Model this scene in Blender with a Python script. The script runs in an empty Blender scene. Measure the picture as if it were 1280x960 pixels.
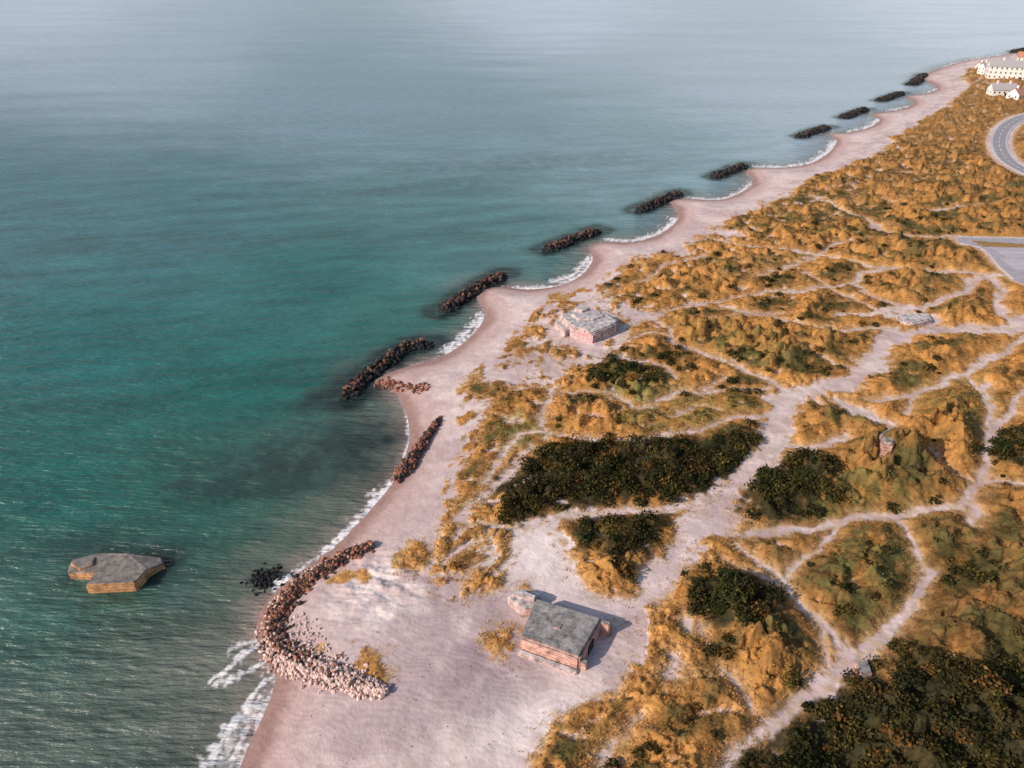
import bpy, bmesh, math, random
import numpy as np
from mathutils import Vector
rng=np.random.default_rng(7); random.seed(7)
sc=bpy.context.scene
# ---------------------------------------------------------------- image pixels projected through the camera onto a ground plane
CAMH=100.0; F=25/36*1280; TH=math.atan((480+70)/F); CT,ST=math.cos(TH),math.sin(TH)
def g(px,py,z=0.0):
    a=px-640; b=480-py
    dx,dy,dz=a, F*CT+b*ST, -F*ST+b*CT
    t=(z-CAMH)/dz
    return (dx*t,dy*t)
def gl(pts,z=0.0): return [g(p[0],p[1],z) for p in pts]
def cr(pts,n=4,closed=False):
    P=np.array(pts,float); out=[]; N=len(P)
    rngi=range(N) if closed else range(N-1)
    for i in rngi:
        if closed: p0,p1,p2,p3=P[i-1],P[i],P[(i+1)%N],P[(i+2)%N]
        else: p0,p1,p2,p3=P[max(i-1,0)],P[i],P[i+1],P[min(i+2,N-1)]
        for k in range(n):
            t=k/n
            out.append(0.5*((2*p1)+(-p0+p2)*t+(2*p0-5*p1+4*p2-p3)*t*t+(-p0+3*p1-3*p2+p3)*t**3))
    if not closed: out.append(P[-1])
    return np.array(out)
# ---------------------------------------------------------------- noise
_ang=rng.random((256,256))*2*np.pi; GX,GY=np.cos(_ang),np.sin(_ang)
def pn(x,y,seed=0):
    x=x+seed*17.31; y=y-seed*9.73
    ix=np.floor(x).astype(np.int64); iy=np.floor(y).astype(np.int64); fx=x-ix; fy=y-iy
    u=fx*fx*fx*(fx*(fx*6-15)+10); v=fy*fy*fy*(fy*(fy*6-15)+10)
    i0=ix&255;i1=(ix+1)&255;j0=iy&255;j1=(iy+1)&255
    a=GX[i0,j0]*fx+GY[i0,j0]*fy; b=GX[i1,j0]*(fx-1)+GY[i1,j0]*fy
    c=GX[i0,j1]*fx+GY[i0,j1]*(fy-1); d=GX[i1,j1]*(fx-1)+GY[i1,j1]*(fy-1)
    return ((a*(1-u)+b*u)*(1-v)+(c*(1-u)+d*u)*v)*1.5
def fbm(x,y,o=4,seed=0,g_=0.5):
    s=0;a=1;t=0
    for k in range(o):
        s=s+a*pn(x*2**k,y*2**k,seed+k*3); t+=a; a*=g_
    return s/t
def ss(a,b,x):
    t=np.clip((x-a)/(b-a),0,1); return t*t*(3-2*t)
def pdist(X,Y,pts,closed=False,maxd=1e9):
    D=np.full(X.shape,float(maxd)); P=np.asarray(pts,float); N=len(P)
    for i in range(N if closed else N-1):
        ax,ay=P[i]; bx,by=P[(i+1)%N]
        if maxd<1e8:
            m=np.nonzero((X>min(ax,bx)-maxd)&(X<max(ax,bx)+maxd)&(Y>min(ay,by)-maxd)&(Y<max(ay,by)+maxd))
            if len(m[0])==0: continue
            x=X[m];y=Y[m]
        else: x=X;y=Y
        dx,dy=bx-ax,by-ay; L=dx*dx+dy*dy+1e-9
        t=np.clip(((x-ax)*dx+(y-ay)*dy)/L,0,1)
        d=np.hypot(x-ax-t*dx,y-ay-t*dy)
        if maxd<1e8: D[m]=np.minimum(D[m],d)
        else: D=np.minimum(D,d)
    return D
def inside(X,Y,pts):
    P=np.asarray(pts,float); r=np.zeros(X.shape,bool); N=len(P)
    for i in range(N):
        ax,ay=P[i]; bx,by=P[(i+1)%N]
        if ay==by: continue
        c=((ay>Y)!=(by>Y))
        r^= c&(X<(bx-ax)*(Y-ay)/(by-ay)+ax)
    return r
def sdp(X,Y,pts,maxd=25.):
    d=pdist(X,Y,pts,True,maxd); return np.where(inside(X,Y,pts),d,-d)
# ---------------------------------------------------------------- feature coordinates in image pixels
coast_px=[(300,960),(312,930),(330,895),(345,862),(350,840),(336,818),(326,790),(332,762),(352,738),(385,712),(415,690),(440,664),
(468,632),(490,605),(504,576),(512,548),(509,520),(500,498),(484,484),(470,476),(492,464),(530,453),(556,444),(578,430),(600,408),(606,390),
(597,373),(604,362),(628,359),(662,362),(700,357),(727,344),(741,325),(738,309),(756,303),(792,303),(826,292),(846,276),(846,262),(838,251),(862,249),
(900,250),(926,241),(943,228),(933,214),(948,210),(978,210),(1012,205),(1036,191),(1046,176),(1038,168),(1060,166),(1086,160),(1100,150),(1090,143),
(1112,140),(1136,134),(1144,126),(1132,121),(1156,118),(1172,112),(1166,104),(1152,97),(1178,85),(1212,75),(1250,70),(1290,62)]
coast=np.vstack([[(-90,-400),(-60,-60),(-47,20)],cr(gl(coast_px),4),[(900,905),(1600,1000),(4000,1100)]])
coast_poly=np.vstack([coast,[(4000,-400)]])
LZ=2.4
def L(p): return gl(p,LZ)
veg_front=[(655,965),(668,930),(715,892),(760,864),(786,838),(795,798),(812,755),(835,718),(862,692),(868,660),(850,650),(842,700),(800,738),(770,748),(735,735),(716,702),(695,662),
(700,648),(655,662),(612,652),(598,640),(578,640),(556,664),(570,625),(574,585),(592,545),(610,505),(625,487),(690,482),(716,470),(702,456),(742,454),(776,430),(800,404),(828,394),(800,384),(772,372),
(762,346),(792,330),(832,314),(872,299),(892,284),(932,265),(982,245),(1002,226),(1060,205),(1100,188),(1132,163),(1172,140),(1192,124),(1210,104),(1200,93),(1232,80),(1290,74)]
veg=np.vstack([[(20,-400),(15,20)],cr(L(veg_front),3),[(900,870),(4000,1000),(4000,-400)]])
sparse=cr(L([(552,742),(538,690),(545,640),(560,590),(572,540),(578,480),(600,455),(640,425),(655,400),(690,372),(740,345),(800,318),(870,292),(930,258),(990,235),(1060,235),(1000,300),(900,320),(800,380),(760,440),(720,480),(640,560),(640,700),(632,735),(590,745)]),2,True)
dune_isl=cr(L([(545,668),(562,640),(590,660),(612,680),(634,716),(625,735),(592,742),(560,722),(548,695)]),3,True)
tufts_iso=[(519,690,3.2),(505,700,2),(459,826,2.4),(440,798,1.0),(630,800,2.4),(624,812,1.6),(596,483,2.8),(632,497,2),(590,470,1.3),(652,440,2.6),(664,408,2.2),(700,440,3.),(760,372,3),(780,360,3),(400,800,.8),(470,845,1.2),(668,497,3),(695,366,3),(735,695,2.5),(650,735,.8),(412,722,.9),(430,712,1.),(455,715,.9),(780,795,1.5)]
paths=[ # (points, half width metres)
([(735,850),(770,812),(795,765),(822,718),(855,682),(885,655)],2.9),
([(885,655),(905,618),(935,588),(962,560),(972,530),(985,502),(1030,487),(1080,466),(1100,438),(1130,418),(1180,412),(1240,415),(1275,408),(1300,380)],2.6),
([(970,505),(1000,493),(1040,484)],3.2),([(870,665),(895,640)],4.2),
([(885,668),(940,664),(1000,662),(1060,652),(1120,641),(1200,631),(1221,610),(1234,580),(1242,545),(1256,520),(1300,478)],.9),
([(1215,660),(1222,615)],.6),
([(918,680),(960,713),(1000,757),(1048,806),(1060,830)],.6),
([(1060,830),(1098,800),(1134,770),(1150,735),(1162,712)],.85),
([(1064,828),(1036,858),(1000,880),(960,908),(922,945),(905,968)],.85),
([(1095,805),(1120,780)],1.4),([(1040,856),(1025,862)],1.5),
([(980,725),(1010,700),(1040,670),(1045,655)],.45),
([(605,600),(620,578),(655,541),(720,546),(800,549),(880,534),(935,524),(962,520)],.75),
([(684,552),(681,510),(690,484)],.8),
([(700,490),(760,494),(800,512),(850,491),(905,489),(962,488)],.55),
([(815,394),(850,430),(900,452),(950,470),(978,490)],.8),
([(770,395),(850,386),(900,377),(960,366),(1020,361),(1060,355),(1100,336)],.95),
([(655,660),(700,645),(750,640),(800,636),(860,630),(892,636)],1.1),
([(760,440),(800,455),(830,462),(850,474)],.65),
([(860,300),(905,302),(980,313),(1050,325),(1100,335),(1200,341),(1250,345)],.95),
([(1022,245),(1070,270),(1120,293),(1200,298)],.9),
([(1040,395),(1150,384),(1190,366),(1230,351),(1258,345)],1.2),
([(1246,350),(1250,380),(1268,402)],1.2),([(1070,357),(1100,376),(1150,386)],.7),
([(900,384),(970,400),(1030,411),(1080,414),(1125,410)],.9),
([(1230,480),(1242,540)],.6),([(1085,500),(1140,489),(1205,468),(1262,432),(1290,420)],.9),
([(982,558),(1020,562),(1062,545)],1.0),([(1230,605),(1300,610)],.6),
([(1140,490),(1132,520)],.6),([(1208,468),(1232,505),(1242,540)],.6),
([(900,700),(985,742),(1020,790),(1040,835)],.28),([(880,320),(830,332),(790,352)],.8),
([(1120,650),(1140,690),(1150,712)],.4),([(880,400),(930,392),(985,396)],.5),([(905,470),(880,495)],.4),
([(660,560),(610,610),(580,640)],.8),([(745,960),(775,925),(800,900)],.3),([(900,840),(930,870),(940,890)],.3),
([(1000,340),(1060,372),(1110,395)],.5),([(1110,250),(1160,262),(1240,258)],.5),([(940,345),(1000,330),(1060,300)],.5),([(1000,430),(1040,455),(1075,462)],.4),
([(780,425),(820,418),(855,432)],.6),([(840,520),(870,505),(900,515)],.4),([(1160,560),(1190,590),(1215,600)],.35),([(560,700),(590,680),(610,668)],.3),([(575,735),(600,705),(620,695)],.3),
]
sandpatch=[(1072,514,3.),(1090,524,2.6),(1108,534,2.),(1140,398,4.5),(1155,402,4),(1055,502,2.5),(850,825,1.7),(838,845,1.5),(846,835,1.5),(862,780,1.2),(880,785,.8),(1120,652,.9),(1060,826,2.),(675,668,4),(640,520,1.5),(815,300,3),(1090,455,3),(745,375,5),(740,425,5),(700,415,5),(905,290,4),(1120,418,3),(1000,215,3),(960,245,4),(845,310,4),(640,760,2),(650,460,4),(690,455,3.5),(620,470,2.5)]
bushes_poly=[
([(612,602),(640,585),(690,560),(760,552),(840,556),(900,558),(950,543),(945,575),(902,608),(862,622),(800,630),(720,636),(650,650),(620,628)],1.25,'d'),
([(925,600),(950,578),(1010,576),(1040,600),(1035,635),(990,648),(935,640)],1.0,'d'),
([(722,658),(790,646),(838,656),(838,684),(800,708),(762,700),(735,680)],.85,'d'),
([(885,745),(910,720),(945,730),(953,762),(920,785),(888,770)],1.1,'d'),
([(915,935),(960,900),(1010,868),(1080,858),(1130,846),(1200,855),(1300,862),(1300,985),(900,985)],.95,'d'),
([(780,900),(815,870),(860,850),(940,870),(930,910),(870,970),(700,970),(760,930)],.75,'o'),
([(860,690),(900,682),(960,740),(1030,800),(1000,850),(930,860),(850,800),(835,740)],.75,'o'),
([(1235,545),(1300,540),(1300,585),(1240,580)],.9,'d'),
([(745,448),(795,441),(806,470),(770,488),(742,478)],.6,'d'),
([(820,405),(880,400),(890,440),(850,445)],.4,'o'),
([(850,700),(900,690),(910,720),(860,735)],.5,'o'),
([(1160,720),(1300,690),(1300,860),(1100,850),(1140,780)],.70,'o'),
([(1000,670),(1110,660),(1140,720),(1080,790),(1000,740)],.45,'o'),
([(780,320),(1270,250),(1300,480),(960,480),(800,400)],.18,'o'),
([(1060,640),(1300,640),(1300,500),(1130,560),(1060,600)],.45,'o'),
([(620,560),(960,500),(840,400),(720,470)],.45,'o'),
]
green_poly=[([(745,470),(800,455),(850,480),(820,500),(770,500)],1),([(640,555),(670,520),(680,545),(655,560)],.8),([(1000,640),(1060,600),(1140,620),(1120,640),(1060,650)],.7),
([(1140,480),(1220,470),(1240,540),(1160,530)],.5),([(620,530),(650,515),(665,545),(630,560)],.9),([(780,520),(850,500),(940,500),(900,535),(800,540)],.6),([(1040,680),(1140,680),(1100,780),(1050,780)],.45),([(820,400),(900,400),(1000,440),(900,450)],.35)]
road_loop=cr(gl([(1320,138),(1280,146),(1258,158),(1249,176),(1256,196),(1278,212),(1320,228)],3.0),6)
lot_px=[(1196,296),(1300,298),(1300,362),(1268,350),(1248,332),(1230,312),(1200,304)]
lot=np.array(gl(lot_px,3.0))
# ---------------------------------------------------------------- terrain functions
def coastd(X,Y):
    d=pdist(X,Y,coast,False); return np.where(inside(X,Y,coast_poly),d,-d)
def relief(X,Y):
    xr=X*.88+Y*.47; yr=-X*.47+Y*.88
    f=fbm(xr/34,yr/21,3,31); return 1-np.sqrt(f*f+.004)*2.8, fbm(X/10,Y/10,3,41)
def vegd(X,Y):
    am=np.clip(Y/170,.55,2.2)
    X0,Y0=X,Y
    X=X+am*(3.4*fbm(X0/15,Y0/15,3,301)+.8*pn(X0/3.5,Y0/3.5,302)); Y=Y+am*(3.4*fbm(X0/15,Y0/15,3,305)+.8*pn(X0/3.5,Y0/3.5,306))
    v=sdp(X,Y,veg,25)
    n=fbm(X/7,Y/7,3,5); n6=fbm(X/2.2,Y/2.2,3,15)
    xr=X*.6+Y*.8; yr=-X*.8+Y*.6
    v=v+1.3*n6
    s=np.minimum(sdp(X,Y,sparse,12)+2*n,(fbm(xr/7,yr/3.2,4,11)-.05)*13)
    s=np.maximum(s,np.minimum(sdp(X,Y,dune_isl,12)+1.5*n,(fbm(xr/6.5,yr/2.2,3,12)+.10)*9))
    v=np.maximum(v,s)
    for px,py,r in tufts_iso:
        x,y=g(px,py,LZ); v=np.maximum(v,np.where(np.hypot(X0-x,Y0-y)<r*3,r-np.hypot(X0-x,(Y0-y)*.8)+2.2*n+1.2*n6,-25))
    sc_=fbm(X0/5,Y0/3.4,4,17); v=np.minimum(v,(.34-sc_)*9+ss(40,110,cd_g)*2.2)
    for px,py,r in sandpatch:
        x,y=g(px,py,LZ); v=np.minimum(v,np.hypot(X-x,(Y-y)*.8)-r*(1+1.6*n+.8*n6))
    for pts,w in paths:
        P=cr(L(pts),4); v=np.minimum(v,(pdist(X,Y,P,False,25)-w*(1+1.2*n))+(.7 if w<1.5 else 2.0)*n6)
    v=v+.6*n
    v=np.minimum(v,pdist(X0,Y0,road_loop,False,25)-6.5)
    v=np.minimum(v,-sdp(X0,Y0,lot,25)-1)
    return v
def height(X,Y,cd,vd,bl,bl2):
    z=np.where(cd>0,2.4*(1-np.exp(-np.maximum(cd,0)/14)),np.maximum(.09*cd,-3))
    lm=ss(6,26,cd)
    z=z+lm*.3*fbm(X/9,Y/9,3,21)
    m=ss(-.5,11,vd); m1=ss(-.8,3.0,vd)
    far=ss(350,700,Y)
    z=z+lm*(m*(.4+5.0*np.maximum(bl,-.4)+1.9*bl2)*(1-.35*far)+m1*(.55+.6*fbm(X/4.5,Y/4.5,2,51))+ss(-.3,.8,vd)*.22*fbm(X/1.6,Y/1.6,2,61))
    for px,py,r,h in [(1125,565,16,5),(1000,440,13,3),(880,420,10,2),(590,705,9,.6),(1200,560,14,3),(740,735,7,1),(900,800,11,2.5)]:
        x,y=g(px,py,LZ); z=z+m*h*np.exp(-((X-x)**2+(Y-y)**2)/(r*r))
    x,y=g(735,405,2); z=z+.6*np.exp(-((X-x)**2+(Y-y)**2)/(15*15))
    rm=ss(14,6,pdist(X,Y,road_loop,False,20)); rm=np.maximum(rm,ss(-8,-1,sdp(X,Y,lot,12)))
    z=z*(1-rm)+2.85*rm
    x,y=g(425,770,1); z=z+.5*np.exp(-((X-x)**2+(Y-y)**2)/100)
    x,y=g(475,730,1); z=z+.6*np.exp(-((X-x)**2+(Y-y)**2)/90)*np.maximum(0,.5+1.4*fbm(X/4,Y/2.2,3,63))
    return z
def mixc(a,b,t): t=t[...,None]; return a*(1-t)+np.asarray(b)*t
bush_world=[(cr(L(p),2,True),d,k) for p,d,k in bushes_poly]
green_world=[(cr(L(p),2,True),s) for p,s in green_poly]
def vegcolor(X,Y,vd,bl,bl2):
    n1=fbm(X/18,Y/18,4,71); n2=fbm(X/3.6,Y/3.6,4,81); n4=fbm(X/1.4,Y/1.4,2,85); n5=fbm(X/11,Y/7,4,87)
    hol=ss(.65,.1,bl+.35*bl2)
    och=np.array([.44,.215,.062]); bro=np.array([.195,.102,.034]); oli=np.array([.072,.062,.021]); gr=np.array([.115,.12,.036])
    c=np.broadcast_to(och,X.shape+(3,)).copy()
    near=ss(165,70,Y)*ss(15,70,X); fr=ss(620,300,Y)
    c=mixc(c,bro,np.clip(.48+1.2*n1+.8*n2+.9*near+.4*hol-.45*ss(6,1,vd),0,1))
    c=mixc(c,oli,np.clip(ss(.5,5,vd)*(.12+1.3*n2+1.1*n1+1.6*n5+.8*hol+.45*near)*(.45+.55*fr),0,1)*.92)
    for P,s in green_world:
        c=mixc(c,gr,ss(-3,2.5,sdp(X,Y,P,10)+6*n2)*s*.8*ss(-.3,.3,n2+.3))
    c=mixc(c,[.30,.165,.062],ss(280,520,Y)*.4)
    c=mixc(c,[.52,.34,.18],ss(2.0,.2,vd)*.45)
    c=c*(1+.6*n2+.5*n1+.4*n4)[...,None]
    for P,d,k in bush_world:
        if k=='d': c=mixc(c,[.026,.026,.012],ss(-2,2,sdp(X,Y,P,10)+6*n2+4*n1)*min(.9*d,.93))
    return np.clip(c,.008,.8)
def sandcolor(X,Y,cd):
    n=fbm(X/14,Y/14,4,101); n2=fbm(X/2,Y/2,3,111); n3=fbm(X/5+Y/9,Y/3.5,3,113)
    c=np.broadcast_to(np.array([.61,.495,.47]),X.shape+(3,)).copy()
    c=mixc(c,[.45,.34,.33],np.clip(.38+1.7*n+.9*n3,0,1))
    c=mixc(c,[.46,.36,.28],np.clip(n3*2.2-.35,0,.5)*ss(12,25,cd))
    x,y=g(600,830,2); c=mixc(c,[.31,.235,.25],np.exp(-((X-x)**2/230+(Y-y)**2/190))*np.clip(.9+1.5*n+.6*n3,0,1))
    x,y=g(500,850,2); c=mixc(c,[.38,.285,.29],np.exp(-((X-x)**2/60+(Y-y)**2/160))*.8)
    x,y=g(520,660,2); c=mixc(c,[.44,.33,.32],np.exp(-((X-x)**2/80+(Y-y)**2/360))*.7)
    x,y=g(430,790,2); c=mixc(c,[.42,.33,.33],np.exp(-((X-x)**2/60+(Y-y)**2/60))*.7)
    x,y=g(690,915,2); c=mixc(c,[.74,.65,.62],np.exp(-((X-x)**2/90+(Y-y)**2/40))*.85)
    x,y=g(690,690,2); c=mixc(c,[.74,.65,.62],np.exp(-((X-x)**2/130+(Y-y)**2/100))*.8)
    x,y=g(470,740,2); c=mixc(c,[.72,.62,.58],np.exp(-((X-x)**2/80+(Y-y)**2/90))*np.clip(.4+2.6*n3,0,1))
    c=mixc(c,[.45,.31,.28],ss(11,4,cd+3*n)*.75)
    c=mixc(c,[.27,.165,.14],ss(4.6,1.,cd+3.*n)*.88)
    rp=np.sin((X*.3+Y*1.0+2.2*fbm(X/6,Y/6,2,117))*2*np.pi/1.1)*np.exp(-((Y-75)/25)**2)*ss(260,120,Y)
    return np.clip(c*(1+.2*n2+.07*rp)[...,None],.01,.9)
# ---------------------------------------------------------------- mesh helpers
def mk(name,V,Fc,col=None,extra=None,mat=None,smooth=False):
    V=np.asarray(V,np.float32).reshape(-1,3); Fc=np.asarray(Fc,np.int32); k=Fc.shape[1]
    me=bpy.data.meshes.new(name); me.vertices.add(len(V)); me.vertices.foreach_set('co',V.ravel())
    me.loops.add(Fc.size); me.loops.foreach_set('vertex_index',Fc.ravel())
    me.polygons.add(len(Fc)); me.polygons.foreach_set('loop_start',np.arange(0,Fc.size,k,dtype=np.int32)); me.polygons.foreach_set('loop_total',np.full(len(Fc),k,np.int32))
    me.polygons.foreach_set('use_smooth',np.full(len(Fc),smooth))
    me.update(calc_edges=True); me.validate()
    if col is not None:
        a=me.color_attributes.new('Col','FLOAT_COLOR','POINT'); C=np.ones((len(V),4),np.float32); C[:,:3]=col; a.data.foreach_set('color',C.ravel())
    for n,v in (extra or {}).items():
        a=me.attributes.new(n,'FLOAT','POINT'); a.data.foreach_set('value',np.asarray(v,np.float32).ravel())
    ob=bpy.data.objects.new(name,me); sc.collection.objects.link(ob)
    if mat: me.materials.append(mat)
    return ob
def newmat(name):
    m=bpy.data.materials.new(name); m.use_nodes=True; nt=m.node_tree
    return m,nt,nt.nodes['Principled BSDF']
def nd(nt,t,**k):
    n=nt.nodes.new(t)
    for a,b in k.items():
        if a in n.inputs: n.inputs[a].default_value=b
        else: setattr(n,a,b)
    return n
def attrmat(name,rough=.95,nscale=3.,lo=.75,hi=1.25,bump=.0,bscale=4.,trans=0):
    m,nt,b=newmat(name); A=nd(nt,'ShaderNodeAttribute',attribute_name='Col')
    tc=nd(nt,'ShaderNodeTexCoord'); N=nd(nt,'ShaderNodeTexNoise',Scale=nscale,Detail=3.,Roughness=.65); nt.links.new(tc.outputs['Object'],N.inputs['Vector'])
    mr=nd(nt,'ShaderNodeMapRange'); mr.inputs[1].default_value=.3; mr.inputs[2].default_value=.7; mr.inputs[3].default_value=lo; mr.inputs[4].default_value=hi
    nt.links.new(N.outputs['Fac'],mr.inputs[0])
    v=nd(nt,'ShaderNodeVectorMath',operation='SCALE'); nt.links.new(A.outputs['Color'],v.inputs[0]); nt.links.new(mr.outputs[0],v.inputs['Scale'])
    nt.links.new(v.outputs[0],b.inputs['Base Color']); b.inputs['Roughness'].default_value=rough; b.inputs['Specular IOR Level'].default_value=.2
    if bump:
        N2=nd(nt,'ShaderNodeTexNoise',Scale=bscale,Detail=4.); nt.links.new(tc.outputs['Object'],N2.inputs['Vector'])
        B=nd(nt,'ShaderNodeBump',Strength=bump,Distance=.3); nt.links.new(N2.outputs['Fac'],B.inputs['Height']); nt.links.new(B.outputs[0],b.inputs['Normal'])
    return m
def leafmat(name):
    m=bpy.data.materials.new(name); m.use_nodes=True; nt=m.node_tree; nt.nodes.clear()
    A=nd(nt,'ShaderNodeAttribute',attribute_name='Col'); D=nt.nodes.new('ShaderNodeBsdfDiffuse'); T=nt.nodes.new('ShaderNodeBsdfTranslucent'); M=nt.nodes.new('ShaderNodeMixShader'); M.inputs[0].default_value=.3; O=nt.nodes.new('ShaderNodeOutputMaterial')
    for s in (D,T): nt.links.new(A.outputs['Color'],s.inputs['Color'])
    nt.links.new(D.outputs[0],M.inputs[1]); nt.links.new(T.outputs[0],M.inputs[2]); nt.links.new(M.outputs[0],O.inputs[0]); return m
def fan(rowpx,nearY,farY,cols):
    Ys=[]
    for py in rowpx: Ys.append(g(640,py)[1])
    Ys=np.array(nearY+Ys+farY,float)
    s=np.maximum(Ys*CT+CAMH*ST,Ys[len(nearY)]*CT+CAMH*ST)
    u=(np.array(cols)-640)/F
    X=s[:,None]*u[None,:]; Y=np.repeat(Ys[:,None],len(cols),1)
    return X,Y
def gridfaces(R,C,keep=None):
    i=np.arange(R-1)[:,None]*C+np.arange(C-1)[None,:]
    q=np.stack([i,i+1,i+C+1,i+C],-1)
    if keep is not None: q=q[keep[:-1,:-1]|keep[1:,:-1]|keep[:-1,1:]|keep[1:,1:]]
    return q.reshape(-1,4)
def compact(V,Fc,*arrs):
    u,inv=np.unique(Fc,return_inverse=True); return (V[u],inv.reshape(Fc.shape))+tuple(a[u] for a in arrs)
# ---------------------------------------------------------------- land
cols=list(np.arange(225,1420,1.3))+list(np.arange(1420,1700,12))+list(np.arange(1700,6000,150))
cols=list(np.arange(-1200,225,60))+cols
rows=list(np.arange(1060,30,-1.3))
X,Y=fan(rows,[-390,-250,-150,-80,-30,10,30],[1400,1800],cols)
cd=coastd(X,Y); cd_g=cd; vd=vegd(X,Y); BL,BL2=relief(X,Y); Z=height(X,Y,cd,vd,BL,BL2)
vm=ss(-.45,.5,vd)
C=sandcolor(X,Y,cd); VC=vegcolor(X,Y,vd,BL,BL2)
C=mixc(C,[.42,.29,.17],ss(-2.6,-.2,vd)*np.clip(.2+2.0*fbm(X/1.6,Y/1.6,3,121),0,.75)*ss(10,22,cd))
C=C*(1-vm[...,None])+VC*vm[...,None]
R_,C_=X.shape
Vt=np.stack([X,Y,Z],-1).reshape(-1,3); q=gridfaces(R_,C_,cd>-14)
V2,q2,c2,vm2=compact(Vt,q,C.reshape(-1,3),vm.ravel())
mt,nt,b=newmat('dune_ground')
A=nd(nt,'ShaderNodeAttribute',attribute_name='Col'); AV=nd(nt,'ShaderNodeAttribute',attribute_name='veg'); tc=nd(nt,'ShaderNodeTexCoord')
N=nd(nt,'ShaderNodeTexNoise',Scale=1.6,Detail=5.,Roughness=.7); nt.links.new(tc.outputs['Object'],N.inputs['Vector'])
amp=nd(nt,'ShaderNodeMapRange'); amp.inputs[3].default_value=.25; amp.inputs[4].default_value=1.3; nt.links.new(AV.outputs['Fac'],amp.inputs[0])
sub=nd(nt,'ShaderNodeMath',operation='SUBTRACT'); nt.links.new(N.outputs['Fac'],sub.inputs[0]); sub.inputs[1].default_value=.5
mu=nd(nt,'ShaderNodeMath',operation='MULTIPLY_ADD'); nt.links.new(sub.outputs[0],mu.inputs[0]); nt.links.new(amp.outputs[0],mu.inputs[1]); mu.inputs[2].default_value=1.0
v=nd(nt,'ShaderNodeVectorMath',operation='SCALE'); nt.links.new(A.outputs['Color'],v.inputs[0]); nt.links.new(mu.outputs[0],v.inputs['Scale']); nt.links.new(v.outputs[0],b.inputs['Base Color'])
b.inputs['Roughness'].default_value=.95; b.inputs['Specular IOR Level'].default_value=.15
N2=nd(nt,'ShaderNodeTexNoise',Scale=.7,Detail=6.,Roughness=.66); nt.links.new(tc.outputs['Object'],N2.inputs['Vector'])
B=nd(nt,'ShaderNodeBump',Strength=.45,Distance=.5); nt.links.new(N2.outputs['Fac'],B.inputs['Height']); nt.links.new(B.outputs[0],b.inputs['Normal'])
mk('dune_terrain',V2,q2,c2,{'veg':vm2},mt,True)
Yrow=Y[:,0]
def hz(x,y):
    r=int(np.argmin(abs(Yrow-y))); c=int(np.argmin(abs(X[r]-x))); return float(Z[r,c])
# ---------------------------------------------------------------- sea
bws=[([(430,497),(455,471),(488,447),(508,432),(540,429)],2.7,1.9,.95),([(551,389),(590,363),(631,341)],3.0,2.0,1.0),([(682,312),(715,299),(749,287)],3.2,2.0,1.1),([(797,263),(825,251),(850,240)],3.2,2.0,1.2),
([(892,221),(912,213),(932,206)],3.3,2.0,1.3),([(999,171),(1017,164),(1035,158)],3.6,2,1.4),([(1053,147),(1068,141),(1083,136)],3.6,2,1.5),([(1099,126),(1112,121),(1127,116)],3.8,2,1.6),([(1138,106),(1147,100),(1155,93)],4,2,1.8),([(1266,65),(1292,60)],4.5,2.2,2)]
rowsW=list(np.arange(1060,-20,-1.7)); colsW=list(np.arange(-1500,-60,60))+list(np.arange(-60,1400,1.8))+list(np.arange(1400,3000,120))
XW,YW=fan(rowsW,[-390,-250,-150,-80,-30,10,30],[3200,5000,9000,20000,40000],colsW)
cw=coastd(XW,YW)
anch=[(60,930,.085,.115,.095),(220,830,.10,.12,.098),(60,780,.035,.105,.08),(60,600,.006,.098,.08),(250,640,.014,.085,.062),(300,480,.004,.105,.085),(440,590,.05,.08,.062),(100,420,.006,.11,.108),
(400,350,.007,.115,.11),(480,390,.025,.13,.105),(560,290,.05,.155,.16),(250,250,.035,.13,.155),(600,150,.14,.25,.30),(200,60,.30,.40,.50),(900,90,.36,.45,.53),(800,190,.16,.27,.305),(650,330,.07,.165,.16),(400,120,.16,.27,.34),(1050,100,.37,.45,.51),(700,0,.50,.58,.70),(100,-10,.48,.57,.70),(1200,0,.54,.6,.69),(330,700,.05,.095,.07),(20,250,.035,.13,.16)]  # distant anchors made paler: haze and sky reflection put into base colour
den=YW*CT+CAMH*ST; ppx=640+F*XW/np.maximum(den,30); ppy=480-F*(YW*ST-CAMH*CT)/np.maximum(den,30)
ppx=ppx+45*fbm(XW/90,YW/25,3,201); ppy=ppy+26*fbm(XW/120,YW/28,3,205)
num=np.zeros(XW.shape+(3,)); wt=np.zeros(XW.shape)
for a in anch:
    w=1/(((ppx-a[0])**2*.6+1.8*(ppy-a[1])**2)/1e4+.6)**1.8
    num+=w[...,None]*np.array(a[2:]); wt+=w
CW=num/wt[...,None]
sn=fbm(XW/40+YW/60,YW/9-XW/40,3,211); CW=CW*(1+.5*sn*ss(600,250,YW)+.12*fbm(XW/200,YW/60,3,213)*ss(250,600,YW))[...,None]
nn=fbm(XW/6,YW/6,3,221)
CW=mixc(CW,[.16,.155,.125],ss(-19,-2,cw+6*nn+8*sn)*.6)
CW=mixc(CW,[.23,.19,.16],ss(-7,-1,cw+3*nn)*.7)
CW=mixc(CW,[.28,.205,.18],ss(-3,-.2,cw+1.5*nn)*.8)
def weed_shade(px,py,rx,ry,s,rot=0):
    global CW
    x,y=g(px,py); dx=XW-x; dy=YW-y; c,s_=math.cos(rot),math.sin(rot)
    u=(dx*c+dy*s_)/rx; w=(-dx*s_+dy*c)/ry
    CW=mixc(CW,[.014,.026,.022],np.clip(np.exp(-(u*u+w*w))*(1.1+1.9*nn),0,1)*s)
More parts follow.
